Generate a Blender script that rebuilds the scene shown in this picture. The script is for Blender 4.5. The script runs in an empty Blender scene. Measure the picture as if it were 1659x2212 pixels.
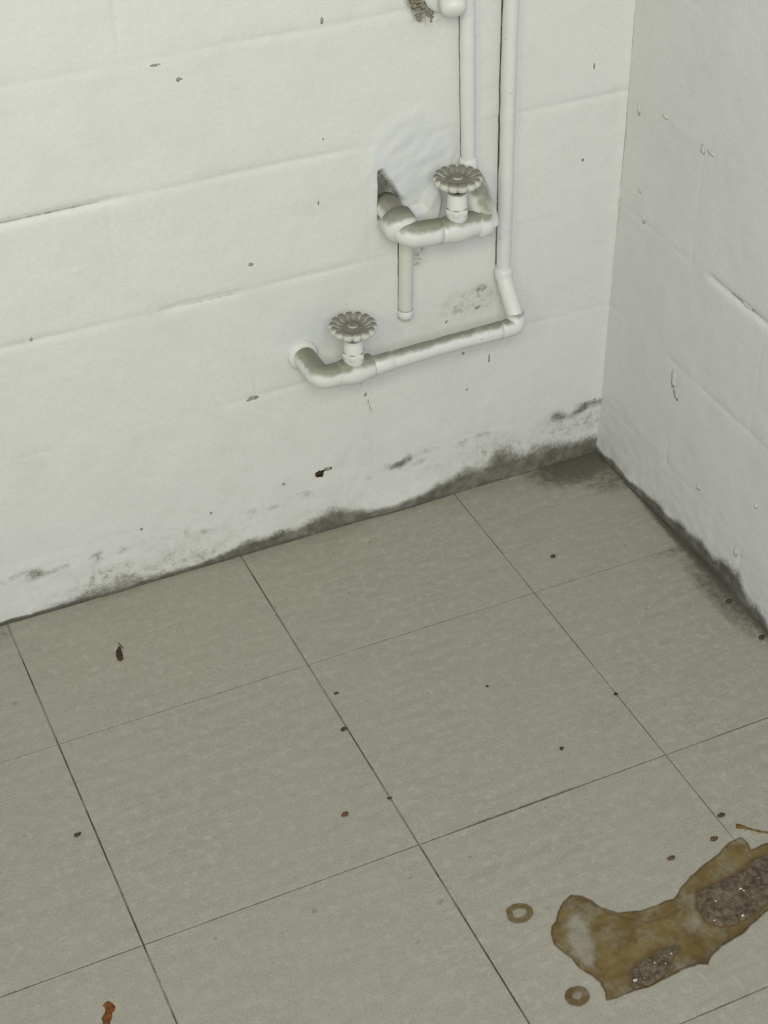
import bpy, bmesh, math, random
import numpy as np
from mathutils import Vector, Matrix, noise

# ------------------------------------------------------------------ measured data (metres)
CAM_LOC = [-1.04422, -1.60224, 1.38411]
CAM_ROT = [[0.908805, 0.26532, -0.321992], [-0.417098, 0.559037, -0.716594], [-0.010122, 0.785547, 0.61872]]
LENS = 59.5426
SPILL_OUT = [(-0.4477, -0.7842), (-0.4355, -0.786), (-0.4226, -0.7867), (-0.4166, -0.7863), (-0.4026, -0.7885), (-0.3864, -0.7873), (-0.3619, -0.7856), (-0.3445, -0.786), (-0.336, -0.791), (-0.3338, -0.7876), (-0.3274, -0.7839), (-0.3087, -0.7768), (-0.2864, -0.7735), (-0.2712, -0.7691), (-0.2547, -0.7628), (-0.2404, -0.76), (-0.2242, -0.7605), (-0.208, -0.7464), (-0.1833, -0.7085), (-0.1808, -0.6867), (-0.1971, -0.6855), (-0.2147, -0.6862), (-0.2126, -0.6769), (-0.2151, -0.668), (-0.2275, -0.6673), (-0.2507, -0.6768), (-0.2683, -0.6812), (-0.2925, -0.6897), (-0.3104, -0.6984), (-0.3222, -0.7074), (-0.3312, -0.7055), (-0.3441, -0.7067), (-0.3631, -0.7049), (-0.3829, -0.698), (-0.3952, -0.6851), (-0.4002, -0.6732), (-0.4063, -0.6631), (-0.4158, -0.6587), (-0.4279, -0.6626), (-0.439, -0.6717), (-0.4457, -0.6803), (-0.4527, -0.684), (-0.4586, -0.6929), (-0.4616, -0.7052), (-0.458, -0.716), (-0.4544, -0.7267), (-0.4529, -0.7408), (-0.4464, -0.7527), (-0.4429, -0.7631), (-0.4444, -0.7754)]
SPILL_RIDGE = [(-0.4085, -0.6669), (-0.4003, -0.6803), (-0.3928, -0.6945), (-0.3805, -0.7073), (-0.3647, -0.7206), (-0.3427, -0.7239), (-0.323, -0.7213)]
SPILL_INNER = [(-0.4191, -0.6715), (-0.4395, -0.6762), (-0.4494, -0.6902), (-0.455, -0.7106), (-0.4534, -0.7316), (-0.4484, -0.7495), (-0.4429, -0.7696)]
SPILL_PALE = [(-0.4343, -0.6739), (-0.415, -0.6782), (-0.4132, -0.6956), (-0.4181, -0.7141), (-0.4209, -0.7288), (-0.4317, -0.744), (-0.4353, -0.76), (-0.4414, -0.7703), (-0.4433, -0.7541), (-0.4504, -0.7397), (-0.4524, -0.7231), (-0.4509, -0.7034)]
CRUST_A = [(-0.2971, -0.7095), (-0.279, -0.7071), (-0.262, -0.7065), (-0.2366, -0.706), (-0.2225, -0.6976), (-0.2057, -0.698), (-0.1891, -0.7108), (-0.206, -0.7376), (-0.2241, -0.7486), (-0.2497, -0.7557), (-0.2652, -0.7602), (-0.2824, -0.7615), (-0.3002, -0.7578), (-0.3094, -0.7442), (-0.3085, -0.7257)]
CRUST_B = [(-0.4104, -0.7651), (-0.3958, -0.7586), (-0.3742, -0.7552), (-0.353, -0.7561), (-0.3525, -0.7631), (-0.3671, -0.772), (-0.3673, -0.7786), (-0.3868, -0.7849), (-0.402, -0.7876), (-0.416, -0.7854), (-0.4169, -0.7774)]
SPILL_EDGE = [(-0.416, -0.7854), (-0.3864, -0.7873), (-0.3445, -0.786), (-0.3274, -0.7839), (-0.3087, -0.7768), (-0.2864, -0.7735), (-0.2547, -0.7628), (-0.2367, -0.7606)]
STREAK = [(-0.2107, -0.6523), (-0.2053, -0.6556), (-0.2004, -0.6614), (-0.1943, -0.6671), (-0.1888, -0.6718), (-0.1792, -0.6792)]
SMEAR = [(-0.8908, -0.5829), (-0.8872, -0.5805), (-0.8839, -0.5803), (-0.8812, -0.5851), (-0.8797, -0.5893), (-0.8821, -0.594), (-0.8852, -0.5948), (-0.8857, -0.5992), (-0.8903, -0.6051), (-0.8936, -0.6127), (-0.9, -0.6097), (-0.8964, -0.6011), (-0.8964, -0.5965), (-0.8917, -0.5918), (-0.8896, -0.5881)]
LEAF = [(-0.7193, -0.0986), (-0.72, -0.1064), (-0.721, -0.1167), (-0.7227, -0.1239), (-0.7267, -0.1273), (-0.7297, -0.1241), (-0.73, -0.116), (-0.7273, -0.1074), (-0.7226, -0.1016)]
DROP_A = (-0.4743, -0.6561)
DROP_B = (-0.4708, -0.7677)
CRUMBS = [(-0.851, -0.3651, 0.0029), (-0.5818, -0.46, 0.0035), (-0.5161, -0.2856, 0.0023), (-0.5316, -0.3427, 0.0029), (-0.5283, -0.4595, 0.0023), (-0.1675, -0.1759, 0.0029), (-0.0149, -0.344, 0.0035), (-0.2237, -0.4251, 0.0023), (-0.3526, -0.3499, 0.0017), (-0.3232, -0.4743, 0.0023), (-0.0157, -0.4164, 0.0035), (-0.2974, -0.6606, 0.0032), (-0.2424, -0.6579, 0.0035), (-0.2171, -0.6328, 0.0035)]
BACK_CHIPS = [(-0.3891, 0.6852, 0.0029, 0.0056), (-0.487, 0.4139, 0.0041, 0.0035), (-0.4012, 0.4733, 0.0017, 0.0042), (-0.3923, 0.5494, 0.0017, 0.0021), (-0.7465, 0.385, 0.0023, 0.0049), (-0.5524, 0.6505, 0.0052, 0.0028), (-0.0559, 0.4512, 0.0023, 0.0035), (-0.0488, 0.5688, 0.0017, 0.0056), (-0.2044, 0.1594, 0.0023, 0.0021), (-0.1742, 0.199, 0.0017, 0.0091), (-0.2116, 0.2171, 0.0029, 0.0028), (-0.4961, 0.2317, 0.0099, 0.0049), (-0.4629, 0.0928, 0.0029, 0.0035), (-0.5757, 0.6706, 0.007, 0.0021), (-0.5611, 0.08, 0.0023, 0.0028), (-0.6512, 0.0851, 0.0023, 0.0035), (-0.1929, 0.2801, 0.0047, 0.0028), (-0.2358, 0.2708, 0.0029, 0.0028), (-0.0113, 0.0888, 0.0023, 0.0021)]
RIGHT_CHIPS = [(-0.0836, 0.5308, 0.006, 0.0026), (-0.0278, 0.5173, 0.003, 0.009), (-0.163, 0.5252, 0.0038, 0.0064), (-0.1784, 0.5275, 0.0091, 0.0026), (-0.1588, 0.2127, 0.006, 0.0128), (-0.1679, 0.1976, 0.0076, 0.0102), (-0.2753, 0.383, 0.0136, 0.0038), (-0.2368, 0.0986, 0.006, 0.0032), (-0.3501, 0.1494, 0.003, 0.0026), (-0.3258, 0.0626, 0.0045, 0.0077), (-0.0454, 0.4196, 0.003, 0.0051), (-0.0593, 0.3856, 0.003, 0.0045)]
LUMP = [(-0.2898, 0.4338), (-0.2875, 0.4205), (-0.2712, 0.4105), (-0.256, 0.4106), (-0.2482, 0.421), (-0.2449, 0.4433), (-0.2474, 0.4571), (-0.2536, 0.4674), (-0.2637, 0.4637), (-0.2696, 0.4501), (-0.2725, 0.4418), (-0.2845, 0.4428)]
SCREW = (-0.4135, 0.0929)

S = bpy.context.scene
COL = S.collection
random.seed(7)

# ------------------------------------------------------------------ camera
cam_d = bpy.data.cameras.new('camera'); cam = bpy.data.objects.new('camera', cam_d); COL.objects.link(cam)
cam_d.sensor_fit = 'VERTICAL'; cam_d.sensor_height = 36.0; cam_d.sensor_width = 36.0; cam_d.lens = LENS
mw = Matrix(CAM_ROT).to_4x4(); mw.translation = Vector(CAM_LOC); cam.matrix_world = mw
cam_d.clip_start = 0.01
S.camera = cam
# ------------------------------------------------------------------ world, lights, exposure
w = bpy.data.worlds.new('world'); S.world = w; w.use_nodes = True
bg = w.node_tree.nodes['Background']; bg.inputs[0].default_value = (0.93, 0.97, 1.0, 1); bg.inputs[1].default_value = 0.43
def area(name, loc, target, size, energy, color, sy=None):
    d = bpy.data.lights.new(name, 'AREA'); d.energy = energy; d.color = color; d.size = size
    if sy: d.shape = 'RECTANGLE'; d.size_y = sy
    o = bpy.data.objects.new(name, d); COL.objects.link(o); o.location = loc
    o.rotation_euler = (Vector(target) - Vector(loc)).to_track_quat('-Z', 'Y').to_euler()
    return o
area('window_light', (-1.22, -2.4, 1.95), (-0.40, -0.1, 0.25), 1.0, 43.5, (1.0, 1.0, 0.925), 1.3)
def spot(name, loc, target, energy, color, ang, blend, r):
    d = bpy.data.lights.new(name, 'SPOT'); d.energy = energy; d.color = color; d.spot_size = math.radians(ang); d.spot_blend = blend; d.shadow_soft_size = r
    o = bpy.data.objects.new(name, d); COL.objects.link(o); o.location = loc
    o.rotation_euler = (Vector(target) - Vector(loc)).to_track_quat('-Z', 'Y').to_euler()
spot('yellow_glow_spot', (-2.2, -1.9, 2.0), (-0.86, 0, 0.95), 38, (.96, 1.0, 0.10), 44, 1.0, 0.15)  # added yellow spot that tints the upper left wall; its source is unseen
S.view_settings.view_transform = 'Standard'; S.view_settings.look = 'None'
S.view_settings.exposure = 0.0; S.view_settings.gamma = 1.0; S.view_settings.use_curve_mapping = False

# ------------------------------------------------------------------ helpers
def n3(x, y, z, s=1.0):
    return noise.noise(Vector((x * s, y * s, z * s)))
def sm(a, b, x):
    t = min(1, max(0, (x - a) / (b - a))); return t * t * (3 - 2 * t)
def seg_d(p, a, b):
    ax, ay = a; bx, by = b; dx, dy = bx - ax, by - ay
    t = max(0, min(1, ((p[0]-ax)*dx + (p[1]-ay)*dy) / (dx*dx + dy*dy + 1e-12)))
    return math.hypot(p[0]-ax-t*dx, p[1]-ay-t*dy)
def line_d(p, L, closed=False):
    n = len(L); return min(seg_d(p, L[i], L[(i+1) % n]) for i in range(n if closed else n-1))
def inside(p, L):
    c = False; j = len(L) - 1
    for i in range(len(L)):
        if (L[i][1] > p[1]) != (L[j][1] > p[1]) and p[0] < (L[j][0]-L[i][0])*(p[1]-L[i][1])/(L[j][1]-L[i][1]) + L[i][0]: c = not c
        j = i
    return c
def link(name, me, mat=None, parent=None, smooth=True):
    if mat: me.materials.append(mat)
    if smooth: me.polygons.foreach_set('use_smooth', [True]*len(me.polygons))
    o = bpy.data.objects.new(name, me); COL.objects.link(o)
    if parent: o.parent = parent
    return o
def pyd(name, V, F, mat=None, parent=None, smooth=True, attrs=None):
    me = bpy.data.meshes.new(name); me.from_pydata(V, [], F); me.update()
    for k, vals in (attrs or {}).items():
        a = me.attributes.new(k, 'FLOAT', 'POINT'); a.data.foreach_set('value', vals)
    return link(name, me, mat, parent, smooth)
def tag(o, label=None, cat=None, group=None, kind=None):
    if label: o['label'] = label
    if cat: o['category'] = cat
    if group: o['group'] = group
    if kind: o['kind'] = kind
    return o
def empty(name, loc):
    o = bpy.data.objects.new(name, None); COL.objects.link(o); o.location = loc; o.empty_display_size = .02
    return o
def tube(path, radii, seg=28, cap=True):
    """swept round bar; path: list of points, radii: one number or list"""
    P = [Vector(p) for p in path]; n = len(P)
    if not hasattr(radii, '__len__'): radii = [radii]*n
    T = [(P[min(i+1, n-1)] - P[max(i-1, 0)]).normalized() for i in range(n)]
    up = Vector((0, 0, 1)) if abs(T[0].z) < .9 else Vector((1, 0, 0))
    N = (up - T[0]*up.dot(T[0])).normalized()
    V, F = [], []
    for i in range(n):
        N = (N - T[i]*N.dot(T[i])).normalized(); Bn = T[i].cross(N)
        for k in range(seg):
            a = 2*math.pi*k/seg
            V.append(P[i] + (N*math.cos(a) + Bn*math.sin(a))*radii[i])
    for i in range(n-1):
        for k in range(seg):
            k2 = (k+1) % seg; F.append((i*seg+k, i*seg+k2, (i+1)*seg+k2, (i+1)*seg+k))
    if cap:
        F.append(tuple(range(seg-1, -1, -1))); F.append(tuple((n-1)*seg+k for k in range(seg)))
    return V, F
def fillet(pts, r, n=7):
    """round the inner corners of a polyline"""
    P = [Vector(p) for p in pts]; out = [P[0]]
    for i in range(1, len(P)-1):
        a = (P[i-1]-P[i]); b = (P[i+1]-P[i]); ra = min(r, a.length*.48, b.length*.48)
        A = P[i]+a.normalized()*ra; Bp = P[i]+b.normalized()*ra
        for k in range(n+1):
            t = k/n; out.append(A*(1-t)**2 + P[i]*2*t*(1-t) + Bp*t*t)
    out.append(P[-1])
    # even out long straights so lumps in the paint can show
    res = [out[0]]
    for q in out[1:]:
        d = (q-res[-1]).length; k = max(1, int(d/.006)); p0 = res[-1].copy()
        for j in range(1, k+1): res.append(p0.lerp(q, j/k))
    return res
def wob(path, r, amp=.0006, s=60):
    """thick uneven coats of paint: the radius varies a little"""
    return [r + amp*n3(p[0]+3, p[1], p[2], s) for p in path]
def lathe(prof, axis_o, seg=36, hexed=None):
    """prof: (r, z) list, turned about the vertical through axis_o"""
    ox, oy, oz = axis_o; V, F = [], []
    for j, (r, z) in enumerate(prof):
        for k in range(seg):
            a = 2*math.pi*k/seg; rr = r
            if hexed and hexed[0] <= j <= hexed[1]:
                rr = r*math.cos(math.pi/6)/math.cos((a % (math.pi/3)) - math.pi/6)
            V.append((ox+rr*math.cos(a), oy+rr*math.sin(a), oz+z))
    for j in range(len(prof)-1):
        for k in range(seg):
            k2 = (k+1) % seg; F.append((j*seg+k, j*seg+k2, (j+1)*seg+k2, (j+1)*seg+k))
    F.append(tuple(range(seg-1, -1, -1))); F.append(tuple((len(prof)-1)*seg+k for k in range(seg)))
    return V, F
def merge(*parts):
    V, F = [], []
    for v, f in parts:
        o = len(V); V += [tuple(p) for p in v]; F += [tuple(i+o for i in q) for q in f]
    return V, F
def rel(V, o): return [(p[0]-o[0], p[1]-o[1], p[2]-o[2]) for p in V]
def hexnut(p0, p1, r, bev=.0012):
    """hexagon nut along the line p0-p1, chamfered"""
    return tube([p0, Vector(p0).lerp(Vector(p1), .15), Vector(p0).lerp(Vector(p1), .85), p1], [r*.88, r, r, r*.88], 6)

# ------------------------------------------------------------------ materials
class NT:
    def __init__(s, name):
        s.m = bpy.data.materials.new(name); s.m.use_nodes = True; s.t = s.m.node_tree; s.N = s.t.nodes; s.L = s.t.links
        s.b = s.N['Principled BSDF']; s.geo = s.N.new('ShaderNodeNewGeometry')
    def noise(s, scale, detail=3, rough=.55, vec=None, dist=0):
        n = s.N.new('ShaderNodeTexNoise'); n.inputs['Scale'].default_value = scale; n.inputs['Detail'].default_value = detail
        n.inputs['Roughness'].default_value = rough; n.inputs['Distortion'].default_value = dist
        s.L.new(vec or s.geo.outputs['Position'], n.inputs['Vector']); return n.outputs['Fac']
    def stretch(s, sc):
        n = s.N.new('ShaderNodeVectorMath'); n.operation = 'MULTIPLY'; s.L.new(s.geo.outputs['Position'], n.inputs[0]); n.inputs[1].default_value = sc; return n.outputs[0]
    def math(s, op, a, b=None, clamp=False):
        n = s.N.new('ShaderNodeMath'); n.operation = op; n.use_clamp = clamp
        for i, x in enumerate((a, b)):
            if x is None: continue
            if isinstance(x, (int, float)): n.inputs[i].default_value = x
            else: s.L.new(x, n.inputs[i])
        return n.outputs[0]
    def ramp(s, x, a, b, lo=0., hi=1.):
        n = s.N.new('ShaderNodeMapRange'); n.interpolation_type = 'SMOOTHSTEP'
        s.L.new(x, n.inputs[0]); n.inputs[1].default_value = a; n.inputs[2].default_value = b; n.inputs[3].default_value = lo; n.inputs[4].default_value = hi
        return n.outputs[0]
    def mix(s, f, a, b):
        n = s.N.new('ShaderNodeMix'); n.data_type = 'RGBA'
        for i, x in ((0, f), (6, a), (7, b)):
            if isinstance(x, tuple): n.inputs[i].default_value = (*x, 1)
            elif isinstance(x, (int, float)): n.inputs[i].default_value = x
            else: s.L.new(x, n.inputs[i])
        return n.outputs[2]
    def attr(s, name):
        n = s.N.new('ShaderNodeAttribute'); n.attribute_name = name; return n.outputs['Fac']
    def bump(s, h, dist, strength=1.0, prev=None):
        n = s.N.new('ShaderNodeBump'); n.inputs['Distance'].default_value = dist; n.inputs['Strength'].default_value = strength
        s.L.new(h, n.inputs['Height'])
        if prev: s.L.new(prev, n.inputs['Normal'])
        return n.outputs[0]
    def done(s, col, rough=.6, normal=None, spec=.3):
        if isinstance(col, tuple): s.b.inputs['Base Color'].default_value = (*col, 1)
        else: s.L.new(col, s.b.inputs['Base Color'])
        if isinstance(rough, (int, float)): s.b.inputs['Roughness'].default_value = rough
        else: s.L.new(rough, s.b.inputs['Roughness'])
        s.b.inputs['Specular IOR Level'].default_value = spec
        if normal: s.L.new(normal, s.b.inputs['Normal'])
        return s.m

def mat_wall():
    s = NT('painted_blockwork')
    big = s.noise(5, 3); mid = s.noise(38, 4); fine = s.noise(420, 4, .65)
    c = s.mix(big, (.64, .65, .66), (.70, .70, .71))
    c = s.mix(s.ramp(fine, .3, .7), c, s.mix(.5, c, (.76, .76, .77)))
    c = s.mix(s.math('MULTIPLY', s.ramp(s.noise(150, 4, .7), .35, .7), .35), c, (.62, .62, .62))
    c = s.mix(s.math('MULTIPLY', s.ramp(s.noise(16, 4, .6), .45, .75), .3), c, (.60, .60, .60))
    c = s.mix(s.math('MULTIPLY', s.attr('blue'), .65), c, (.62, .65, .72))
    # grime, mould and painted gap shade: where the stored amount beats the noise
    d = s.attr('dirt_shade'); n = s.noise(130, 6, .7); n2 = s.noise(45, 4, .6)
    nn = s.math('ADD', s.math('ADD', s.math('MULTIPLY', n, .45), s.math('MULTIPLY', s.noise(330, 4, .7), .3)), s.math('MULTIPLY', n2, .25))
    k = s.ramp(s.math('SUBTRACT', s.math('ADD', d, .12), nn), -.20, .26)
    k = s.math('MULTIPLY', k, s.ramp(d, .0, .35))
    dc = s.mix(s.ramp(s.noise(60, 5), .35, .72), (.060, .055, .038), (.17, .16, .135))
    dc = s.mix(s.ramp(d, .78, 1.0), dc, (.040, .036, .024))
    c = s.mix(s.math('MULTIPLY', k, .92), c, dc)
    # fainter general soiling
    h = s.attr('soil')
    sk = s.math('MULTIPLY', s.ramp(s.math('ADD', s.math('MULTIPLY', s.noise(230, 5, .75), .55), s.math('MULTIPLY', s.noise(70, 3), .45)), .50, .60), s.ramp(h, .10, .6))
    c = s.mix(s.math('MULTIPLY', sk, .55), c, (.16, .15, .125))
    c = s.mix(s.math('MULTIPLY', h, s.ramp(s.noise(90, 5, .7), .42, .72, .12, .85)), c, (.27, .255, .2))
    nb = s.bump(s.noise(9, 2), .005, .35)
    nb = s.bump(mid, .0022, .42, nb)
    nb = s.bump(s.noise(1, 5, .6, s.stretch((60, 60, 260))), .0005, .35, nb)
    nb = s.bump(fine, .0005, .35, nb)
    return s.done(c, .62, nb, .25)
def mat_tile():
    s = NT('worn_vinyl_tile')
    streak = s.noise(1, 5, .65, s.stretch((14, 90, 20))); big = s.noise(4, 3); mot = s.noise(60, 5, .65); fine = s.noise(500, 3, .7)
    c = s.mix(s.ramp(streak, .3, .7), (.252, .237, .189), (.308, .289, .236))
    c = s.mix(s.math('MULTIPLY', s.ramp(s.noise(24, 4, .6), .4, .7), .55), c, (.275, .26, .205))
    c = s.mix(s.math('MULTIPLY', s.ramp(s.noise(85, 6, .75), .46, .72), .65), c, (.43, .41, .355))
    c = s.mix(s.math('MULTIPLY', s.ramp(big, .35, .7), .4), c, (.29, .28, .225))
    c = s.mix(s.ramp(fine, .3, .75, 0, .5), c, (.45, .43, .37))
    d = s.attr('dirt_shade'); n = s.noise(110, 6, .7)
    k = s.math('MULTIPLY', s.ramp(s.math('SUBTRACT', s.math('ADD', d, .1), n), -.3, .4), s.ramp(d, 0, .35))
    c = s.mix(s.math('MULTIPLY', k, .85), c, (.075, .07, .05))
    # small rubbed-in spots
    sp = s.ramp(s.noise(75, 2, .4), .73, .78)
    c = s.mix(s.math('MULTIPLY', sp, .4), c, (.15, .13, .09))
    nb = s.bump(s.noise(14, 2), .001, .3); nb = s.bump(fine, .0002, .25, nb)
    return s.done(c, s.ramp(mot, .3, .7, .42, .58), nb, .35)
def mat_grime():
    s = NT('joint_grime')
    c = s.mix(s.ramp(s.noise(14, 5, .6), .38, .62), (.075, .066, .045), (.27, .25, .20))
    return s.done(c, .9)
def mat_paint(name='gloss_painted_metal', base=(.665, .675, .68), dusty=(.25, .25, .2), lo=.42, hi=.78, cover=1.0):
    s = NT(name)
    c = s.mix(s.noise(30, 3), base, tuple(min(1, x*1.05) for x in base))
    sep = s.N.new('ShaderNodeSeparateXYZ'); s.L.new(s.geo.outputs['Normal'], sep.inputs[0])
    nz = s.math('ADD', sep.outputs[2], s.math('MULTIPLY', s.math('SUBTRACT', s.noise(55, 4, .6), .5), .7))
    k = s.ramp(nz, lo, hi)          # dust lies on upward faces
    dc = s.mix(s.noise(160, 4, .7), tuple(x*.72 for x in dusty), tuple(x*1.3 for x in dusty))
    dc = s.mix(s.math('MULTIPLY', s.ramp(sep.outputs[2], .80, 1.0), .45), dc, (.10, .09, .065))
    c = s.mix(s.math('MULTIPLY', k, cover), c, dc)
    # grime speckles
    c = s.mix(s.math('MULTIPLY', s.ramp(s.noise(190, 3, .6), .66, .74), .45), c, (.2, .18, .13))
    nb = s.bump(s.noise(70, 4), .0018, .5); nb = s.bump(s.noise(400, 3), .0004, .4, nb)
    return s.done(c, s.math('ADD', .4, s.math('MULTIPLY', k, .4)), nb, .4)
def mat_plain(name, a, b, scale=90, rough=.8, bd=.0008):
    s = NT(name); n = s.noise(scale, 5, .65)
    return s.done(s.mix(s.ramp(n, .3, .7), a, b), rough, s.bump(n, bd, .7), .3)
def mat_spill():
    s = NT('dried_rusty_film')
    a = s.attr('film_amount'); t = s.attr('tone')
    n = s.noise(150, 6, .7); n2 = s.noise(40, 4, .6)
    c = s.mix(s.ramp(s.math('ADD', s.math('MULTIPLY', n, .4), s.math('MULTIPLY', n2, .6)), .35, .65), (.235, .172, .060), (.115, .074, .018))
    c = s.mix(t, c, (.075, .040, .012))
    al = s.math('MULTIPLY', a, s.ramp(s.math('ADD', s.math('MULTIPLY', n, .5), s.math('MULTIPLY', n2, .5)), .34, .66, .60, 1.25), True)
    m = s.done(c, .5, s.bump(n, .0006, .6), .35)
    s.L.new(al, s.b.inputs['Alpha']); return m
M_WALL, M_TILE, M_GRIME = mat_wall(), mat_tile(), mat_grime()
M_PIPE = mat_paint('painted_pipe', lo=.55, hi=.95, cover=.9)
M_PIPE_V = mat_paint('painted_upright_pipe', lo=.8, hi=1.2, cover=.7)
M_STUB = mat_paint('dusty_painted_stub', base=(.60, .60, .565), dusty=(.3, .27, .2))
M_VALVE = mat_paint('painted_valve', lo=.30, hi=.72, cover=.96)
M_WHEEL = mat_paint('dusty_handwheel', base=(.58, .58, .55), dusty=(.20, .195, .17), lo=.10, hi=.85, cover=.95)
M_DARK = mat_plain('dark_bare_metal', (.02, .02, .018), (.05, .045, .04), rough=.6)
M_CHIP = mat_plain('chipped_paint_hollow', (.22, .20, .17), (.42, .40, .37), 300)
M_CHIP_P = mat_plain('lifted_paint_flake', (.70, .70, .68), (.50, .50, .47), 200)
M_HOLE = mat_plain('dark_rusty_plug', (.012, .009, .004), (.07, .045, .015), 250)
M_RUST = mat_plain('rusty_crust', (.12, .095, .06), (.33, .30, .24), 160, .9, .002)
M_CRUST = mat_plain('dried_dark_crust', (.055, .040, .025), (.165, .130, .088), 170, .8, .0022)
M_CRUSTP = mat_plain('pale_grit', (.62, .54, .42), (.45, .38, .28), 200)
M_CRUMB = mat_plain('dark_grit', (.03, .025, .016), (.10, .08, .05), 300)
M_CRUMBR = mat_plain('brown_grit', (.07, .035, .014), (.15, .09, .045), 300)
M_SMEAR = mat_plain('red_brown_smear', (.22, .075, .012), (.09, .028, .006), 260, .6, .0012)
M_LEAF = mat_plain('withered_leaf', (.018, .016, .007), (.075, .045, .018), 220, .7)
M_SPILL = mat_spill()

# ------------------------------------------------------------------ block walls
COURSE_H, Z0 = .1478, .0864
ZJ = [0] + [Z0 + i*COURSE_H for i in range(11)]     # bed joints, from the floor up
BL = .305
def joint_amp(u, k, side):
    """how deep (+) or proud (-) the painted-over joint is here"""
    a = .55*n3(u*5, k*7.3+side*31, 1.7) * 1.6 + .35*n3(u*23, k*3.1, side+5.) + .30
    if k == 1: a *= .35
    return a
def relief(u, z, side, vjs):
    """depth into the wall (m) of the painted face; u runs along the wall, 0 at the corner, negative away"""
    d = 0.
    for k, zj in enumerate(ZJ[1:], 1):
        if abs(z-zj) < .03:
            wz = zj + .0022*n3(u*9, k*5., side) + .001*n3(u*40, k, side)
            a = joint_amp(u, k, side)
            if side == 0 and k == 4 and u < -.60: a = 1.5*sm(-.60, -.66, u) + a*(1-sm(-.60, -.66, u))
            if side == 0 and k == 3 and -.60 < u < -.50: a = 1.0
            if side == 1 and k == 3 and u < -.2: a = 1.7
            wd = .0046 if a > 0 else .008
            d += .0017*a*math.exp(-((z-wz)/wd)**2)
            # lower block sits a hair behind the upper one
            d += .0006*n3(u*4, k*2.7, side+9)*math.exp(-((z-wz)/.02)**2)
    for vj, z1, z2 in vjs:
        if z1-.001 <= z <= z2+.001 and abs(u-vj) < .02:
            a = .25 + .8*n3(z*14, vj*9, side+3.)
            d += .0013*a*math.exp(-((u-vj+.001*n3(z*40, vj, 2.))/.0032)**2)
    d += .0020*n3(u*3, side*3+1.1, z*3) + .0009*n3(u*14, side*3+7.1, z*14) + .00035*n3(u*45, side, z*45)
    # swollen, lumpy foot of the wall
    foot = math.exp(-z/.030)
    d -= .0045*foot*(.8+.8*n3(u*16, 4.4+side, z*10)) + .0015*math.exp(-z/.06)*n3(u*60, side+2, z*60)
    return d
HOLE = (-.3195, .4745)
def back_extra(x, z):
    """the ragged pipe hole above the upper valve and the brushed plaster patch around it"""
    d = 0.
    # ragged wedge-shaped hole
    hx, hz = x-HOLE[0], z-HOLE[1]
    wedge = [(-.3262, .4975), (-.3215, .4965), (-.3060, .4720), (-.2940, .4500), (-.3000, .4260), (-.3262, .4330)]
    if -.34 < x < -.28 and .41 < z < .51:
        p = (x, z); dd = line_d(p, wedge, True); s = 1 if inside(p, wedge) else -1
        d += .0130*sm(-.0012, .0030, s*dd)
    pr = math.hypot((x+.285)/.055, (z-.50)/.060)
    d += -.0020*sm(1.15, .85, pr)*(1+.7*n3(x*30+z*30, z*60-x*50, 3.))
    if -.31 < x < -.24 and .40 < z < .50:
        dd = line_d((x, z), LUMP, True); q = dd if inside((x, z), LUMP) else -dd
        d -= .011*sm(-.0012, .0065, q)
    # smoother made-good panel under the upper valve
    if -.31 < x < -.17 and .27 < z < .42: d *= .6
    return d
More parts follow.
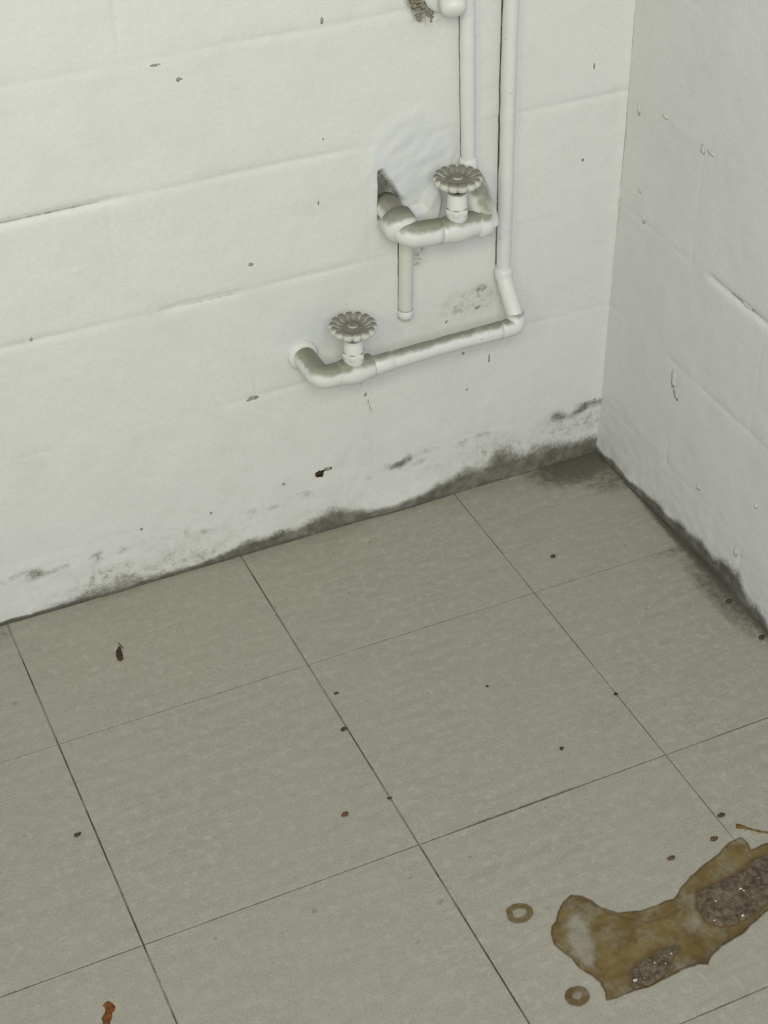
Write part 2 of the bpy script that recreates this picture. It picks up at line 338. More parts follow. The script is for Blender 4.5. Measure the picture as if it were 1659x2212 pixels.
def back_attr(x, z):
    dirt_shade = soil = blue = 0.
    # grime along the floor: (x, height, amount)
    prof = [(-.95, .006, .5), (-.80, .006, .55), (-.72, .020, .55), (-.68, .024, .55), (-.62, .008, .6), (-.56, .010, .8), (-.53, .016, .9), (-.48, .020, .95), (-.43, .022, .9),
            (-.405, .032, .95), (-.37, .020, .85), (-.33, .012, .8), (-.28, .013, .9), (-.23, .026, .88), (-.18, .038, .90), (-.13, .042, .88), (-.08, .036, .85), (-.04, .026, .95), (.02, .024, .9)]
    for (xa, ha, aa), (xb, hb, ab) in zip(prof, prof[1:]):
        if xa <= x <= xb:
            t = (x-xa)/(xb-xa); h = ha+(hb-ha)*t; a = aa+(ab-aa)*t
            h *= 1+.5*n3(x*30, 1., 2.)
            dirt_shade = max(dirt_shade, a*(1-sm(-.1*h, h*1.9, z)))
    dirt_shade = max(dirt_shade, .98*(1-sm(.0022, .0060, z)))
    # speckled damp band just under the lowest bed joint
    band = math.exp(-((z-.062-.012*n3(x*6, 2, 2)-.02*sm(-.5, 0., x))/.014)**2)
    dirt_shade = max(dirt_shade, band*(.24+.34*n3(x*12, 5., 1.)+.30*n3(x*50, 5., z*90)+.12*sm(-.3, 0, x)))
    soil = max(soil, (.62+.25*sm(-.3, -.1, x))*math.exp(-z/.036)*(.75+n3(x*9, 3., z*9)))
    soil = max(soil, .5*sm(-.32, -.15, x)*math.exp(-((z-.055)/.022)**2)*(.8+n3(x*14, 5., z*14)))
    soil = max(soil, .75*math.exp(-((z-.026)/.018)**2-((x+.695)/.05)**2))
    # dark line at the corner end of the lowest joint
    dirt_shade = max(dirt_shade, .42*math.exp(-((z-.0865)/.004)**2)*sm(-.065, -.03, x))
    # top bed joint on the left, bottom edge of the old paint
    dirt_shade = max(dirt_shade, .42*math.exp(-((z-ZJ[4]-.0005)/.0022)**2)*sm(-.63, -.66, x))
    dirt_shade = max(dirt_shade, .36*math.exp(-((z-ZJ[3]+.001)/.0018)**2)*sm(-.60, -.56, x)*sm(-.49, -.51, x))
    # crack below the lower valve
    if .165 < z < .235: dirt_shade = max(dirt_shade, .62*math.exp(-((x+.3585-.018*(.232-z)/.06-.0015*n3(z*60, 0, 0))/.0013)**2))
    # hole and soiled plaster above the upper valve
    if -.345 < x < -.28 and .41 < z < .51:
        wedge = [(-.3262, .4975), (-.3215, .4965), (-.3060, .4720), (-.2940, .4500), (-.3000, .4260), (-.3262, .4330)]
        p = (x, z); dd = line_d(p, wedge, True); s = 1 if inside(p, wedge) else -1
        dirt_shade = max(dirt_shade, .47*sm(-.0005, .002, s*dd) + .4*math.exp(-((x+.317)/.007)**2-((z-.470)/.008)**2))
        dirt_shade = max(dirt_shade, .75*math.exp(-((x+.3262)/.0013)**2)*sm(.428, .434, z)*sm(.500, .494, z))
        soil = max(soil, .6*sm(0, .003, s*dd))
    pr = math.hypot((x+.285)/.05, (z-.50)/.055); blue = max(blue, sm(1.25, .75, pr)*(.75+.8*n3(x*40+z*40, z*70-x*60, 3.)))
    blue = max(blue, .6*sm(1.2, .6, math.hypot((x+.42)/.045, (z-.305)/.035)))
    soil = max(soil, .75*sm(1.3, .3, math.hypot((x+.277)/.016, (z-.375)/.018)))   # brown scuff under the valve
    soil = max(soil, .45*sm(1.3, .4, math.hypot((x+.205)/.05, (z-.293)/.022)))
    dirt_shade = max(dirt_shade, .42*sm(1.2, .3, math.hypot((x+.1885)/.014, (z-.307)/.010)))
    dirt_shade = max(dirt_shade, .5*math.exp(-((x+.2095)/.0022)**2)*sm(.376, .382, z)*sm(.402, .396, z))
    if -.31 < x < -.24 and .40 < z < .50:
        dd = line_d((x, z), LUMP[:6]); dirt_shade = max(dirt_shade, .62*math.exp(-(dd/.0016)**2)); blue = max(blue, .5*math.exp(-(dd/.02)**2))  # shadow under the plaster lump, painted as a dark line along its edge
    # shade of the gap left of each pipe, painted into the wall colour
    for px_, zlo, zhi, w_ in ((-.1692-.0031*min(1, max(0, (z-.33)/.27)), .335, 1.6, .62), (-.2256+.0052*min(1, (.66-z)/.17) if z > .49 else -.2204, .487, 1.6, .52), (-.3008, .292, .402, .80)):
        if zlo < z < zhi: dirt_shade = max(dirt_shade, w_*(1+.5*n3(z*22, px_*9, 3))*math.exp(-((x-px_)/.0018)**2))
    # rusty remains left of the top fitting
    dirt_shade = max(dirt_shade, .58*sm(1.3, .2, math.hypot((x+.277+.35*(z-.68))/.017, (z-.683)/.032)))
    soil = max(soil, .6*sm(1.3, .3, math.hypot((x+.262)/.03, (z-.678)/.03)))
    return dirt_shade, soil, blue
def right_attr(y, z):
    dirt_shade = soil = 0.
    prof = [(-.70, .010, .7), (-.42, .012, .75), (-.36, .018, .85), (-.335, .036, 1.0), (-.31, .030, 1.05), (-.26, .026, 1.05), (-.21, .020, 1.05), (-.16, .015, 1.), (-.11, .012, .95), (-.06, .010, .9), (.02, .012, .85)]
    for (xa, ha, aa), (xb, hb, ab) in zip(prof, prof[1:]):
        if xa <= y <= xb:
            t = (y-xa)/(xb-xa); h = ha+(hb-ha)*t; a = aa+(ab-aa)*t
            h *= 1+.5*n3(y*30, 8., 2.)
            dirt_shade = max(dirt_shade, a*(1-sm(-.1*h, h*1.9, z)))
    dirt_shade = max(dirt_shade, 1.0*(1-sm(.0025, .007, z)))
    soil = max(soil, .45*math.exp(-z/.035)*(.7+n3(y*9, 6., z*9)))
    dirt_shade = max(dirt_shade, .50*math.exp(-((z-ZJ[3]-.001)/.0025)**2)*sm(-.235, -.25, y)*sm(-.33, -.29, y))
    dirt_shade = max(dirt_shade, .30*math.exp(-((y)/.02)**2)*math.exp(-((z-.36)/.05)**2))
    return dirt_shade, soil, 0.

def axis_steps(a, b, step, edges):
    """grid lines from a to b, crowded towards the ends"""
    L = [a]
    if edges:
        L += [a+e for e in (.0010, .0022, .0036, .0055, .0085)]
        m = max(1, int(((b-.0085)-(a+.0085))/step)); L += [a+.0085+(b-a-.017)*i/m for i in range(1, m)]
        L += [b-e for e in (.0085, .0055, .0036, .0022, .0010)]
    else:
        m = max(1, int((b-a)/step)); L += [a+(b-a)*i/m for i in range(1, m)]
    L.append(b); return L
def make_wall(side, name, u_end, parent_label):
    wall = None
    # backing slab behind the blocks
    def P(u, z, d): return (u, d, z) if side == 0 else (d, u, z)
    top = ZJ[-1]
    def slab(u0, u1, z0, z1, d0, d1):
        V = [P(u, z, d) for u in (u0, u1) for z in (z0, z1) for d in (d0, d1)]
        return V, [(0, 1, 3, 2), (4, 6, 7, 5), (0, 4, 5, 1), (2, 3, 7, 6), (0, 2, 6, 4), (1, 5, 7, 3)]
    V, F = slab(u_end, .0, -.02, top, .092, .115)
    wall = pyd(name, V, F, M_GRIME, None, False); wall['kind'] = 'structure'
    vj_all = []
    blocks = []
    for k in range(len(ZJ)-1):
        z0, z1 = ZJ[k], ZJ[k+1]
        if side == 0: first = {0: -.185, 1: -.338, 2: -.185, 3: -.338, 4: -.20, 5: -.307}.get(k, -.185 if k % 2 == 0 else -.338)
        else: first = {0: -.336, 1: -.162, 2: -.318, 3: -.165, 4: -.32, 5: -.165}.get(k, -.318 if k % 2 == 0 else -.165)
        us = [.0, first]
        while us[-1] > u_end: us.append(max(us[-1]-BL, u_end))
        if us[-2]-us[-1] < .04: us.pop(-2)
        for a, b in zip(us, us[1:]): blocks.append((b, a, z0, z1))
        vj_all += [(u, z0, z1) for u in us[1:-1]]
    for (u0, u1, z0, z1) in blocks:
        vis = (u1 > -.98 and z0 < .80) if side == 0 else (u1 > -.46 and z0 < .85)
        vjs = [v for v in vj_all if v[1] == z0]
        if vis:
            step = .0045 if z0 < .05 else .0065
            if side == 0 and u0 < -.28 and u1 > -.34 and z1 > .40 and z0 < .52: step = .0026
            uu = axis_steps(u0, u1, step, True)
            if side == 0:
                xt = [-.194+.0008*q for q in range(36)] + [-.2325+.0008*q for q in range(16)] + [-.3065+.0008*q for q in range(10)] + [-.377+.0009*q for q in range(24)]
                xt = [q for q in xt if u0+.010 < q < u1-.010]
                uu = sorted([q for q in uu if all(abs(q-p) > .0005 for p in xt)] + xt)
            zz = axis_steps(z0, z1, step*.8, True)
        else:
            uu = axis_steps(u0, u1, .05, False); zz = axis_steps(z0, z1, .05, False)
        V, F, A = [], [], []
        nu, nz = len(uu), len(zz)
        for z in zz:
            for u in uu:
                if vis:
                    d = relief(u, z, side, vjs) + (back_extra(u, z) if side == 0 else 0)
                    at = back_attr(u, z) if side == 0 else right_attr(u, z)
                else: d = relief(u, z, side, vjs); at = (0., .1, 0.)
                if side == 0 and u > -.012: d -= .0015*sm(-.012, 0, u)
                V.append(P(u, z, d)); A.append(at)
        for j in range(nz-1):
            for i in range(nu-1):
                q = (j*nu+i, j*nu+i+1, (j+1)*nu+i+1, (j+1)*nu+i)
                F.append(q if side == 0 else q[::-1])
        # sides and back (own vertices so the face keeps its smooth shading)
        ring = [(j, 0) for j in range(nz)] + [(nz-1, i) for i in range(1, nu)] + [(j, nu-1) for j in range(nz-2, -1, -1)] + [(0, i) for i in range(nu-2, 0, -1)]
        o = len(V)
        for j, i in ring:
            V.append(V[j*nu+i]); A.append(A[j*nu+i])
        for j, i in ring:
            V.append(P(uu[i], zz[j], .09)); A.append((0, 0, 0))
        n = len(ring)
        for t in range(n):
            t2 = (t+1) % n; q = (o+t, o+t2, o+n+t2, o+n+t); F.append(q if side == 0 else q[::-1])
        q = tuple(range(o+n, o+2*n)); F.append(q if side == 0 else q[::-1])
        pyd('concrete_block', V, F, M_WALL, wall, True, {'dirt_shade': [a[0] for a in A], 'soil': [a[1] for a in A], 'blue': [a[2] for a in A]})
    return wall
WB = make_wall(0, 'wall_back', -2.05, None)
WR = make_wall(1, 'wall_right', -2.40, None)

# ------------------------------------------------------------------ floor: slab and vinyl tiles
FX, FY, FS = -.2224, -.2261, .305
def boxm(x0, x1, y0, y1, z0, z1):
    V = [(x, y, z) for x in (x0, x1) for y in (y0, y1) for z in (z0, z1)]
    return V, [(0, 1, 3, 2), (4, 6, 7, 5), (0, 4, 5, 1), (2, 3, 7, 6), (0, 2, 6, 4), (1, 5, 7, 3)]
V, F = boxm(-2.05, .0, -2.4, .0, -.08, -.0010)
floor = pyd('floor', V, F, M_GRIME, None, False); floor['kind'] = 'structure'
def tile_dirt(x, y):
    d = 0.
    d = max(d, 1.0*(1-sm(.0, .006, -y)))                                     # along the back wall
    d = max(d, 1.0*(1-sm(.0, .010+.010*sm(-.1, -.2, y), -x)))                # along the right wall
    r = math.hypot((x+.045)/.075, (y+.018)/.045); d = max(d, .80*sm(1.5, .3, r))
    r = math.hypot((x+.02)/.05, (y+.06)/.045); d = max(d, .5*sm(1.4, .3, r))
    d = max(d, .55*sm(1.3, .2, math.hypot((x+.02)/.022, (y+.335)/.12)))
    d = max(d, .45*math.exp(-((x+.02)/.035)**2-((y+.233)/.012)**2))
    d = max(d, .20*math.exp(y/.05))
    d = max(d, .36*math.exp(-((x+.843)/.02)**2-((y+.02)/.03)**2))
    # blackened joints and rubbed edges
    for i, g in ((0, .30), (1, .55), (2, .5), (3, .4)):
        d = max(d, g*math.exp(-((x-(FX-i*FS))/.0014)**2))
    for j, g in ((0, .34), (1, .42), (2, .5)):
        d = max(d, g*(1+.6*n3(x*9, j*4., 0))*math.exp(-((y-(FY-j*FS))/.0014)**2))
    d = max(d, .62*math.exp(-((y-(FY-FS))/.0022)**2)*sm(-.50, -.46, x)*sm(-.30, -.36, x))
    return d
xs = [-.0015] + [FX-i*FS for i in range(6)] + [-2.05]
ys = [-.0025] + [FY-j*FS for j in range(7)] + [-2.40]
gx = {1: .0008, 2: .0013, 3: .0013, 4: .0012}; gy = {1: .0005, 2: .0008, 3: .0010}
for i in range(len(xs)-1):
    for j in range(len(ys)-1):
        x1 = xs[i] - (gx.get(i, .0012)/2 if i else 0); x0 = xs[i+1] + gx.get(i+1, .0012)/2
        y1 = ys[j] - (gy.get(j, .0012)/2 if j else 0); y0 = ys[j+1] + gy.get(j+1, .0012)/2
        vis = i <= 3 and j <= 3
        dx, dy = .0005*n3(i*3.3, j*1.7, .5), .0004*n3(i*1.3, j*2.7, 5.)
        if vis:
            e = [0, .0006, .0016, .003, .006]
            def ax(a, b):
                m = int((b-a)/.009); return [a+q for q in e]+[a+.006+(b-a-.012)*t/m for t in range(1, m)]+[b-q for q in e[::-1]]
            uu, vv = ax(x0, x1), ax(y0, y1)
        else: uu, vv = [x0, x0+.0006, x1-.0006, x1], [y0, y0+.0006, y1-.0006, y1]
        V, F, A = [], [], []; nu, nv = len(uu), len(vv)
        for b, y in enumerate(vv):
            for a, x in enumerate(uu):
                edge = a in (0, nu-1) or b in (0, nv-1)
                z = -.0006 if edge else .00022*n3(x*7, y*7, i+j*3.)
                V.append((x+dx*0, y+dy*0, z)); A.append(tile_dirt(x, y) if vis else 0.)
        for b in range(nv-1):
            for a in range(nu-1): F.append((b*nu+a, b*nu+a+1, (b+1)*nu+a+1, (b+1)*nu+a))
        ring = [(b, 0) for b in range(nv)] + [(nv-1, a) for a in range(1, nu)] + [(b, nu-1) for b in range(nv-2, -1, -1)] + [(0, a) for a in range(nu-2, 0, -1)]
        o = len(V)
        for b, a in ring: V.append((uu[a], vv[b], -.0030)); A.append(.9)
        n = len(ring)
        for t in range(n):
            t2 = (t+1) % n; F.append((ring[t][0]*nu+ring[t][1], ring[t2][0]*nu+ring[t2][1], o+t2, o+t))
        pyd('floor_tile', V, F, M_TILE, floor, vis, {'dirt_shade': A})

# ------------------------------------------------------------------ pipework
ZL, YV = .275, -.050                      # axis height of the lower valve, distance of both valves from the wall
# lower circuit: tall pipe, set-off, level run to the lower valve
t = empty('heating_pipe', (-.166, -.0095, ZJ[-1]-.02))
tag(t, 'tall white painted pipe nearest the corner, turning level at its foot towards the lower valve', 'pipe')
o0 = tuple(t.location)
pts = fillet([(-.1686, -.0095, ZJ[-1]-.02), (-.1671, -.0095, .60), (-.1656, -.0095, .50), (-.1640, -.0095, .3245)], .02)
V, F = tube(pts, wob(pts, .0088)); pyd('upright_pipe', rel(V, o0), F, M_PIPE_V, t)
pts = fillet([(-.1640, -.0095, .3305), (-.1640, -.0145, .317), (-.1650, -.046, .286), (-.1650, -.050, .272)], .012)
V, F = tube(pts, wob(pts, .0103, .0005)); pyd('offset_bend', rel(V, o0), F, M_PIPE_V, t)
V, F = tube([(-.1640, -.0097, .3355), (-.1640, -.0099, .3295), (-.1640, -.0115, .322), (-.1640, -.0135, .317)], [.0095, .0112, .0112, .0100]); pyd('coupling', rel(V, o0), F, M_PIPE_V, t)
pts = fillet([(-.1650, -.046, .290), (-.1650, YV, .2745), (-.188, YV, .2735)], .010)
V, F = tube(pts, [.0118 if 1 < i < len(pts)-2 else .0112 for i in range(len(pts))]); pyd('elbow', rel(V, o0), F, M_PIPE, t)
pts = fillet([(-.186, YV, .2737), (-.26, YV, .2735), (-.3598, YV, .2700)], .02)
V, F = tube(pts, wob(pts, .0108, .0008)); pyd('level_pipe', rel(V, o0), F, M_PIPE, t)
V, F = tube([(-.334, YV, .2707), (-.335, YV, .2707), (-.3588, YV, .270), (-.3595, YV, .270)], [.0112, .0119, .0119, .0112]); pyd('pipe_sleeve', rel(V, o0), F, M_PIPE, t)

# upper circuit
t = empty('heating_pipe', (-.222, -.009, .60))
tag(t, 'shorter white painted pipe left of the tall one, running down to the upper valve', 'pipe')
o0 = tuple(t.location)
pts = fillet([(-.2335, -.009, 1.50), (-.2206, -.009, .6635), (-.2184, -.009, .58), (-.2154, -.009, .4855)], .02)
V, F = tube(pts, wob(pts, .0085)); pyd('upright_pipe', rel(V, o0), F, M_PIPE_V, t)
V, F = tube([(-.2155, -.009, .493), (-.2155, -.009, .491), (-.2155, -.0095, .4815), (-.2155, -.0105, .478)], [.0090, .0106, .0106, .0098]); pyd('coupling', rel(V, o0), F, M_PIPE_V, t)
# fitting at the top: a rounded elbow that goes into the wall
pts = fillet([(-.2225, -.010, .702), (-.2400, -.012, .703), (-.2470, -.024, .690), (-.2485, -.031, .6845)], .006)
e0 = pts[-1]; ed = Vector((-.15, -.72, -.68)).normalized(); n0 = len(pts)
rad = [.0105+.0040*sm(0, .6, i/(n0-1)) for i in range(n0)] + [.0145*math.cos(a) for a in (.35, .7, 1.0, 1.25, 1.45)]
pts = pts + [e0+ed*.0085*math.sin(a) for a in (.35, .7, 1.0, 1.25, 1.45)]
V, F = tube(pts, rad); pyd('side_outlet', rel(V, o0), F, M_PIPE_V, t)
V, F = tube([(-.2470, .004, .692), (-.2470, -.004, .692), (-.2470, -.0065, .692)], [.0235, .0225, .0180]); pyd('wall_collar', rel(V, o0), F, M_WALL, t)

# short capped stub on the wall
t = empty('pipe_stub', (-.294, -.006, .296))
tag(t, 'short dusty upright pipe stub on the wall below the upper valve', 'pipe')
o0 = tuple(t.location)
pts = [(-.2930, -.005, .412), (-.2934, -.005, .38), (-.2940, -.005, .34), (-.2946, -.005, .302), (-.2946, -.005, .297), (-.2946, -.005, .2935), (-.2946, -.005, .2920)]
V, F = tube(pts, [.0088, .0088, .0088, .0088, .0085, .0065, .003]); pyd('pipe', rel(V, o0), F, M_STUB, t)
V, F = tube([(-.2946, -.005, .3085), (-.2946, -.005, .3075), (-.2946, -.005, .2985), (-.2946, -.005, .2970)], [.0088, .0097, .0097, .0088]); pyd('end_cap', rel(V, o0), F, M_VALVE, t)

# ------------------------------------------------------------------ radiator valves
def handwheel(cx, cy, z0, r=.0285, h=.0125, lobes=14):
    """domed, scalloped wheel with radial ribs"""
    seg = lobes*14; V, F = [], []
    prof = [(.25, 0), (.55, .000), (.78, .0010), (.93, .0030), (1.0, .0058), (1.0, .0085), (.97, .0112), (.89, .0128), (.78, .0122), (.66, .0100), (.54, .0082), (.42, .0076), (.33, .0080), (.28, .0086), (.20, .0092), (.04, .0094)]
    for q, (pr, z) in enumerate(prof):
        lob = sm(.45, 1.0, pr)
        rib = sm(.40, .62, pr)*sm(1.02, .84, pr) if q >= 6 else 0
        for k in range(seg):
            a = 2*math.pi*k/seg; c = abs(math.cos(a*lobes/2)); cc = 1-2*(1-c)**2*1.2
            rr = r*pr*(1-.085*lob*(1-cc)*.8)
            V.append((cx+rr*math.cos(a), cy+rr*math.sin(a), z0+z*h/.0125 + .0017*rib*(cc-.6)))
    n = len(prof)
    for j in range(n-1):
        for k in range(seg):
            k2 = (k+1) % seg; F.append((j*seg+k, j*seg+k2, (j+1)*seg+k2, (j+1)*seg+k))
    F.append(tuple(range(seg-1, -1, -1))); F.append(tuple((n-1)*seg+k for k in range(seg)))
    return V, F
def valve(label, vx, vz, x_right, x_left, exit_x, exit_z, wheel_h, R, wallside):
    t = empty('radiator_valve', (vx, YV, vz)); o0 = tuple(t.location)
    tag(t, label, 'valve', 'old radiator valves on the back wall')
    # body: barrel swelling under the bonnet
    xs_ = [x_right, x_right-.002, vx+.016, vx+.008, vx, vx-.008, vx-.016, x_left]
    rr = [R*.90, R, R, R*1.12, R*1.16, R*1.12, R*1.0, R*.95]
    zr = vz
    V, F = tube([(x, YV, zr) for x in xs_], rr, 32); body = pyd('valve_body', rel(V, o0), F, M_VALVE, t)
    V, F = lathe([(.0125, 0), (.0125, R*1.1+.004), (.0120, R*1.1+.007), (.0110, wheel_h-.0095), (.0095, wheel_h-.0075)], (vx, YV, vz)); pyd('bonnet', rel(V, o0), F, M_VALVE, t)
    V, F = lathe([(.0128, 0), (.0142, .0014), (.0142, .0085), (.0128, .010)], (vx, YV, vz+R*1.1+.001), 36, (0, 3)); pyd('bonnet_nut', rel(V, o0), F, M_VALVE, t)
    V, F = lathe([(.0080, 0), (.0080, .010)], (vx, YV, vz+wheel_h-.009), 20); pyd('spindle', rel(V, o0), F, M_DARK, t)
    V, F = handwheel(vx, YV, vz+wheel_h); hw = pyd('handwheel', rel(V, o0), F, M_WHEEL, t)
    hw['label'] = 'dusty scalloped handwheel'
    V, F = lathe([(.0060, 0), (.0060, .0022), (.0045, .0030), (.0016, .0026)], (vx, YV, vz+wheel_h+.0088), 20); pyd('centre_screw', rel(V, o0), F, M_WHEEL, t)
    return t, o0
# lower valve
t, o0 = valve('lower white radiator valve with scalloped handwheel, at the left end of the level pipe', -.3835, .2715, -.3600, -.4060, -.428, .275, .0520, .0150, True)
pts = fillet([(-.4290, .010, .276), (-.4290, -.006, .276), (-.4265, YV-.001, .2725), (-.400, YV, .2715)], .011)
V, F = tube(pts, [.0142]*len(pts)); pyd('tail_elbow', rel(V, o0), F, M_VALVE, t)
V, F = tube([(-.4290, .004, .2765), (-.4290, -.004, .2765), (-.4290, -.0065, .2765)], [.0200, .0190, .0155]); pyd('wall_collar', rel(V, o0), F, M_WALL, t)
# upper valve
t, o0 = valve('upper white radiator valve with scalloped handwheel, beside a ragged hole in the wall', -.2500, .4300, -.2120, -.2780, -.312, .440, .0540, .0150, True)
pts = fillet([(-.3130, .012, .4460), (-.3130, -.006, .4450), (-.3120, YV+.002, .4330), (-.272, YV, .4305)], .012)
V, F = tube(pts, [.0152]*len(pts)); pyd('tail_elbow', rel(V, o0), F, M_VALVE, t)
pts = [(-.3145, -.019, .4425), (-.3145, -.021, .4415), (-.3135, -.038, .4370), (-.3130, -.044, .4345)]
V, F = tube(pts, [.0165, .0205, .0205, .0155]); pyd('union_nut', rel(V, o0), F, M_VALVE, t)
pts = fillet([(-.2154, -.009, .4905), (-.2154, -.0105, .476), (-.2130, -.044, .440), (-.2120, -.050, .428), (-.2120, -.050, .4275)], .010)
V, F = tube(pts, [.0100+.0055*sm(.488, .455, p[2]) for p in pts]); pyd('inlet_bend', rel(V, o0), F, M_VALVE, t)
V, F = tube([(-.2085, YV, .4285), (-.2100, YV, .4285), (-.2230, YV, .4288), (-.2250, YV, .4290)], [.0145, .0175, .0175, .0150]); pyd('end_collar', rel(V, o0), F, M_VALVE, t)
# rusty remains beside the top fitting
def blob(cx, cy, cz, rx, ry, rz, seed, seg=12, rings=7, rough=.35, flat=None):
    V, F = [], []
    for j in range(rings):
        th = math.pi*j/(rings-1)
        for k in range(seg):
            a = 2*math.pi*k/seg; d = Vector((math.sin(th)*math.cos(a), math.sin(th)*math.sin(a), math.cos(th)))
            q = 1+rough*noise.noise(d*2.2+Vector((seed*1.7, seed*.9, seed)))*1.6
            V.append((cx+d.x*rx*q, cy+d.y*ry*q, cz+d.z*rz*q))
    for j in range(rings-1):
        for k in range(seg):
            k2 = (k+1) % seg; F.append((j*seg+k, (j+1)*seg+k, (j+1)*seg+k2, j*seg+k2))
    return V, F
parts = []
rnd = random.Random(3)
for i in range(26):
    a = rnd.random(); parts.append(blob(-.286+.022*a+rnd.uniform(-.006, .006), -.001, .700-.030*a+rnd.uniform(-.012, .006), rnd.uniform(.001, .0035), .002, rnd.uniform(.001, .0035), i, 8, 5))
V, F = merge(*parts); ob = pyd('rust_scab', V, F, M_RUST, WB); ob['kind'] = 'stuff'

# ------------------------------------------------------------------ chips, flakes and plugs in the wall paint
for i, (x, z, rx, rz) in enumerate(BACK_CHIPS):
    V, F = blob(x, relief(x, z, 0, [])+.0001, z, max(rx*.75, .0010), .0006, max(rz*.65, .0010), i*3.1, 14, 7, .55)
    pyd('paint_chip', V, F, M_CHIP, WB)
for i, (y, z, ry, rz) in enumerate(RIGHT_CHIPS):
    V, F = blob(relief(y, z, 1, [])-.0002, y, z, .0012, max(ry*.8, .0012), max(rz*.8, .0012), i*2.3+50, 14, 7, .6)
    pyd('paint_flake', V, F, M_CHIP_P, WR)
    V, F = blob(relief(y, z, 1, [])+.0001, y-.002, z-rz*.55, .0009, max(ry*.35, .0010), max(rz*.32, .0010), i*4.3+50, 10, 5, .6)
    pyd('paint_chip', V, F, M_CHIP, WR)
x, z = SCREW
V, F = blob(x, relief(x, z, 0, [])-.0005, z, .0062, .0022, .0045, 9, 18, 9, .5); pyd('screw_plug', V, F, M_HOLE, WB)
V, F = blob(x+.012, relief(x, z, 0, [])-.0001, z+.004, .0050, .0008, .0030, 12, 12, 6, .5); pyd('paint_chip', V, F, M_CHIP, WB)

# ------------------------------------------------------------------ dried spill on the floor
def film(name, poly, step, zfun, attrfun, mat, parent=None, org=(0, 0, 0), pad=.003):
    x0, x1 = min(p[0] for p in poly)-pad, max(p[0] for p in poly)+pad; y0, y1 = min(p[1] for p in poly)-pad, max(p[1] for p in poly)+pad
    nx, ny = int((x1-x0)/step)+1, int((y1-y0)/step)+1
    idx, V, A, F = {}, [], [], []
    for j in range(ny+1):
        for i in range(nx+1):
            p = (x0+i*step, y0+j*step); d = line_d(p, poly, True); s = d if inside(p, poly) else -d
            if s > -pad:
                idx[i, j] = len(V); V.append((p[0]-org[0], p[1]-org[1], zfun(p, s)-org[2])); A.append(attrfun(p, s) if attrfun else None)
    for j in range(ny):
        for i in range(nx):
            q = [(i, j), (i+1, j), (i+1, j+1), (i, j+1)]
            if all(c in idx for c in q): F.append(tuple(idx[c] for c in q))
    attrs = {}
    if attrfun:
        attrs = {'film_amount': [a[0] for a in A], 'tone': [a[1] for a in A]}
    return pyd(name, V, F, mat, parent, True, attrs)
cx = sum(p[0] for p in SPILL_OUT)/len(SPILL_OUT); cy = sum(p[1] for p in SPILL_OUT)/len(SPILL_OUT)
sp = empty('dried_spill', (cx, cy, .0004))
tag(sp, 'large dried rusty brown spill with dark crusts, spread over the tiles near the bottom right', 'spill')
so = tuple(sp.location)
def spill_attr(p, s):
    s += .0012*n3(p[0]*90, p[1]*90, 1.)
    ring = math.exp(-((s-.0010)/.0009)**2)
    dens = .80*sm(-.0004, .0030, s)
    if inside(p, SPILL_PALE):
        dd = line_d(p, SPILL_PALE, True)+.002*n3(p[0]*80, p[1]*80, 6.); dens *= 1-.75*sm(-.001, .011, dd)
    dens *= 1.0+.55*n3(p[0]*30, p[1]*30, 4.)+.35*n3(p[0]*75, p[1]*75, 4.)
    rd = rd0 = line_d(p, SPILL_RIDGE)+.0008*n3(p[0]*120, p[1]*120, 2.); dens = max(dens, .85*math.exp(-(rd/.0022)**2))
    rd = line_d(p, SPILL_INNER); dens = max(dens, .55*math.exp(-(rd/.0010)**2))
    ed = line_d(p, SPILL_EDGE); tone = .75*math.exp(-(ed/.008)**2)
    dens = max(dens, 1.0*ring); dens = max(dens, .95*math.exp(-(ed/.006)**2)*sm(-.0004, .001, s))
    for C in (CRUST_A, CRUST_B):
        cd = line_d(p, C, True); q = cd if inside(p, C) else -cd
        tone = max(tone, .6*sm(-.008, .002, q)); dens = max(dens, 1.0*sm(-.006, .001, q)*sm(-.0005, .001, s))
    if s < -.0006: dens *= .0
    return max(0, min(1, dens)), min(1, max(0, tone+.85*ring+.5*math.exp(-(rd0/.0018)**2)))
film('stain_film', SPILL_OUT, .0011, lambda p, s: .0006+.0003*sm(0, .003, s), spill_attr, M_SPILL, sp, so)
def crust_z(p, s):
    return .0004+sm(-.0005, .004, s)*(.0016+.0022*(n3(p[0]*70, p[1]*70, 8.)+.5*n3(p[0]*190, p[1]*190, 3.)+.25))
for C in (CRUST_A, CRUST_B):
    ob = film('dark_crust', C, .0011, crust_z, None, M_CRUST, sp, so, .001); ob['label'] = 'rough dark brown crust'
rnd = random.Random(11); parts = []
for C, n in ((CRUST_A, 6), (CRUST_B, 5)):
    x0, x1 = min(p[0] for p in C), max(p[0] for p in C); y0, y1 = min(p[1] for p in C), max(p[1] for p in C)
    while n:
        p = (rnd.uniform(x0, x1), rnd.uniform(y0, y1))
        if inside(p, C) and line_d(p, C, True) > .003:
            r = rnd.uniform(.0006, .0018); parts.append(blob(p[0], p[1], crust_z(p, .01)+.0002, r*1.3, r, r*.5, n*2.1, 8, 5, .5)); n -= 1
V, F = merge(*parts); ob = pyd('pale_grit', rel(V, so), F, M_CRUSTP, sp); ob['kind'] = 'stuff'
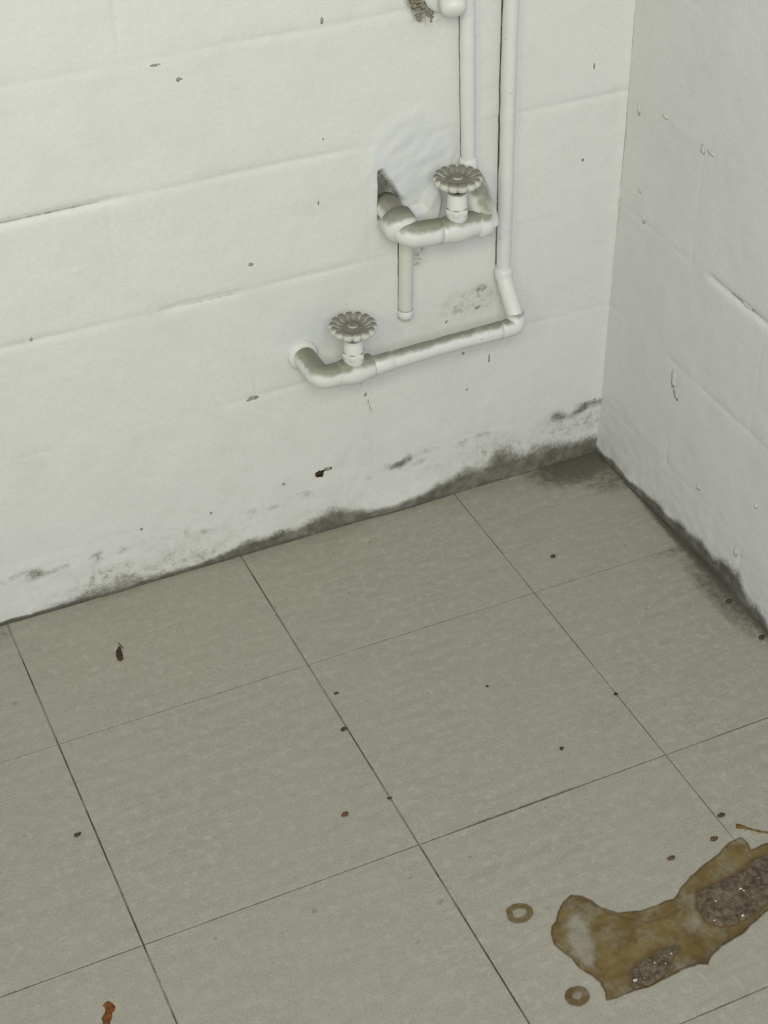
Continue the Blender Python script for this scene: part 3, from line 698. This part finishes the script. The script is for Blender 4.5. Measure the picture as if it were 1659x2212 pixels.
# rings and drops around it
def drop(name, c, ro, ri, fill, label, group=None, tone=.2):
    ang = [2*math.pi*k/28 for k in range(28)]
    poly = [(c[0]+ro*(1+.12*n3(math.cos(a)*2, math.sin(a)*2, ro*900))*math.cos(a)*1.15, c[1]+ro*(1+.12*n3(math.cos(a)*2, math.sin(a)*2, ro*700))*math.sin(a)) for a in ang]
    def at(p, s):
        d = .95*sm(-.0002, .0012, s)
        if s > ro-ri: d *= 1-(1-fill)*sm(ro-ri, ro-ri+.0018, s)
        return d*(.85+.4*n3(p[0]*200, p[1]*200, 2.)), tone
    ob = film(name, poly, .0007, lambda p, s: .0006-c[2]+.0005*sm(0, .002, s), at, M_SPILL, None, (c[0], c[1], 0), .0006)
    ob.location = (c[0], c[1], c[2]); tag(ob, label, 'stain'); return ob
drop('dried_drop', (*DROP_A, .0002), .0128, .0070, .12, 'brown ring-shaped dried drop with a pale centre, left of the big spill')
drop('dried_drop', (*DROP_B, .0002), .0115, .0050, .25, 'dark brown dried drop with a small pale centre, under the tip of the big spill', tone=.45)
# streak above the spill
st = [Vector((p[0], p[1], .0004)) for p in STREAK]
V, F = tube(fillet(st, .003), .001, 8); V = [(v[0], v[1], .0004+(v[2]-.0004)*.5) for v in V]
wid = [3.2, 3.0, 1.9, 1.7, 1.5, 1.4]
ptsx = fillet(st, .003); rad = [.0030-.0016*sm(0, .4, i/(len(ptsx)-1))+.0006*n3(p.x*200, p.y*200, 1) for i, p in enumerate(ptsx)]
V, F = tube(ptsx, rad, 10); o0 = tuple(st[0])
V = [(v[0]-o0[0], v[1]-o0[1], max(0, (v[2]-o0[2])*.3)) for v in V]
ob = pyd('dried_streak', V, F, mat_plain('rust_brown_streak', (.10, .055, .014), (.20, .12, .035), 200)); ob.location = o0
tag(ob, 'thin brown dried streak on the tile just above the big spill', 'stain')

# red-brown smear at the bottom edge
c = (SMEAR[2][0], SMEAR[2][1], .0001)
ob = film('dried_smear', SMEAR, .0008, lambda p, s: .0002+sm(-.0003, .0025, s)*(.0016+.0012*n3(p[0]*150, p[1]*150, 2.)), None, M_SMEAR, None, c, .0003)
ob.location = c; tag(ob, 'reddish brown dried smear on the tile at the bottom left edge', 'stain')
# withered leaf scrap
cxl = sum(p[0] for p in LEAF)/len(LEAF); cyl = sum(p[1] for p in LEAF)/len(LEAF)
lf = empty('leaf_scrap', (cxl, cyl, .0003)); tag(lf, 'small dark pointed leaf scrap lying alone on the left floor tile near the wall', 'leaf')
lo_ = tuple(lf.location)
film('leaf_blade', LEAF, .0008, lambda p, s: .0006+.0030*sm(-.0002, .006, s)+.0006*n3(p[0]*220, p[1]*220, 2.), None, M_LEAF, lf, lo_, .0002)
tip = max(LEAF, key=lambda p: p[1]); a0 = Vector((tip[0], tip[1], .001)); 
V, F = tube([a0+Vector((.001, -.010, .002)), a0+Vector((0, -.002, .0012)), a0+Vector((-.001, .004, .0006))], [.0006, .0006, .0003], 8); pyd('leaf_stalk', rel(V, lo_), F, M_LEAF, lf)
# grit on the floor
LAB = ['black crumb on the far left tile, beside the long left joint', 'reddish brown crumb on the middle tile, some way below the leaf scrap', 'grey crumb just right of the middle joint, near the tile corner',
       'dark crumb touching the middle joint, halfway down the tile', 'tiny dark crumb in the middle joint, above its lower crossing', 'dark crumb on the tile nearest the room corner',
       'dark crumb close to the right wall on the second tile', 'small dark crumb on the right-hand joint between two tiles', 'tiny crumb in the centre of the middle tile', 'faint grey crumb towards the lower right of the middle tile',
       'dark crumb against the right wall at the edge of the picture', 'small brown speck alone on the tile above the big spill', 'brown speck beside the upper edge of the big spill', 'dark brown crumb in the joint leading to the big spill']
for i, (x, y, r) in enumerate(CRUMBS):
    V, F = blob(0, 0, r*.32, r*1.15, r*.8, r*.42, i*5.7, 10, 6, .5)
    ob = pyd('grit_crumb', V, F, M_CRUMBR if i in (1, 11, 12) else M_CRUMB); ob.location = (x, y, .0003); tag(ob, LAB[i], 'crumb')
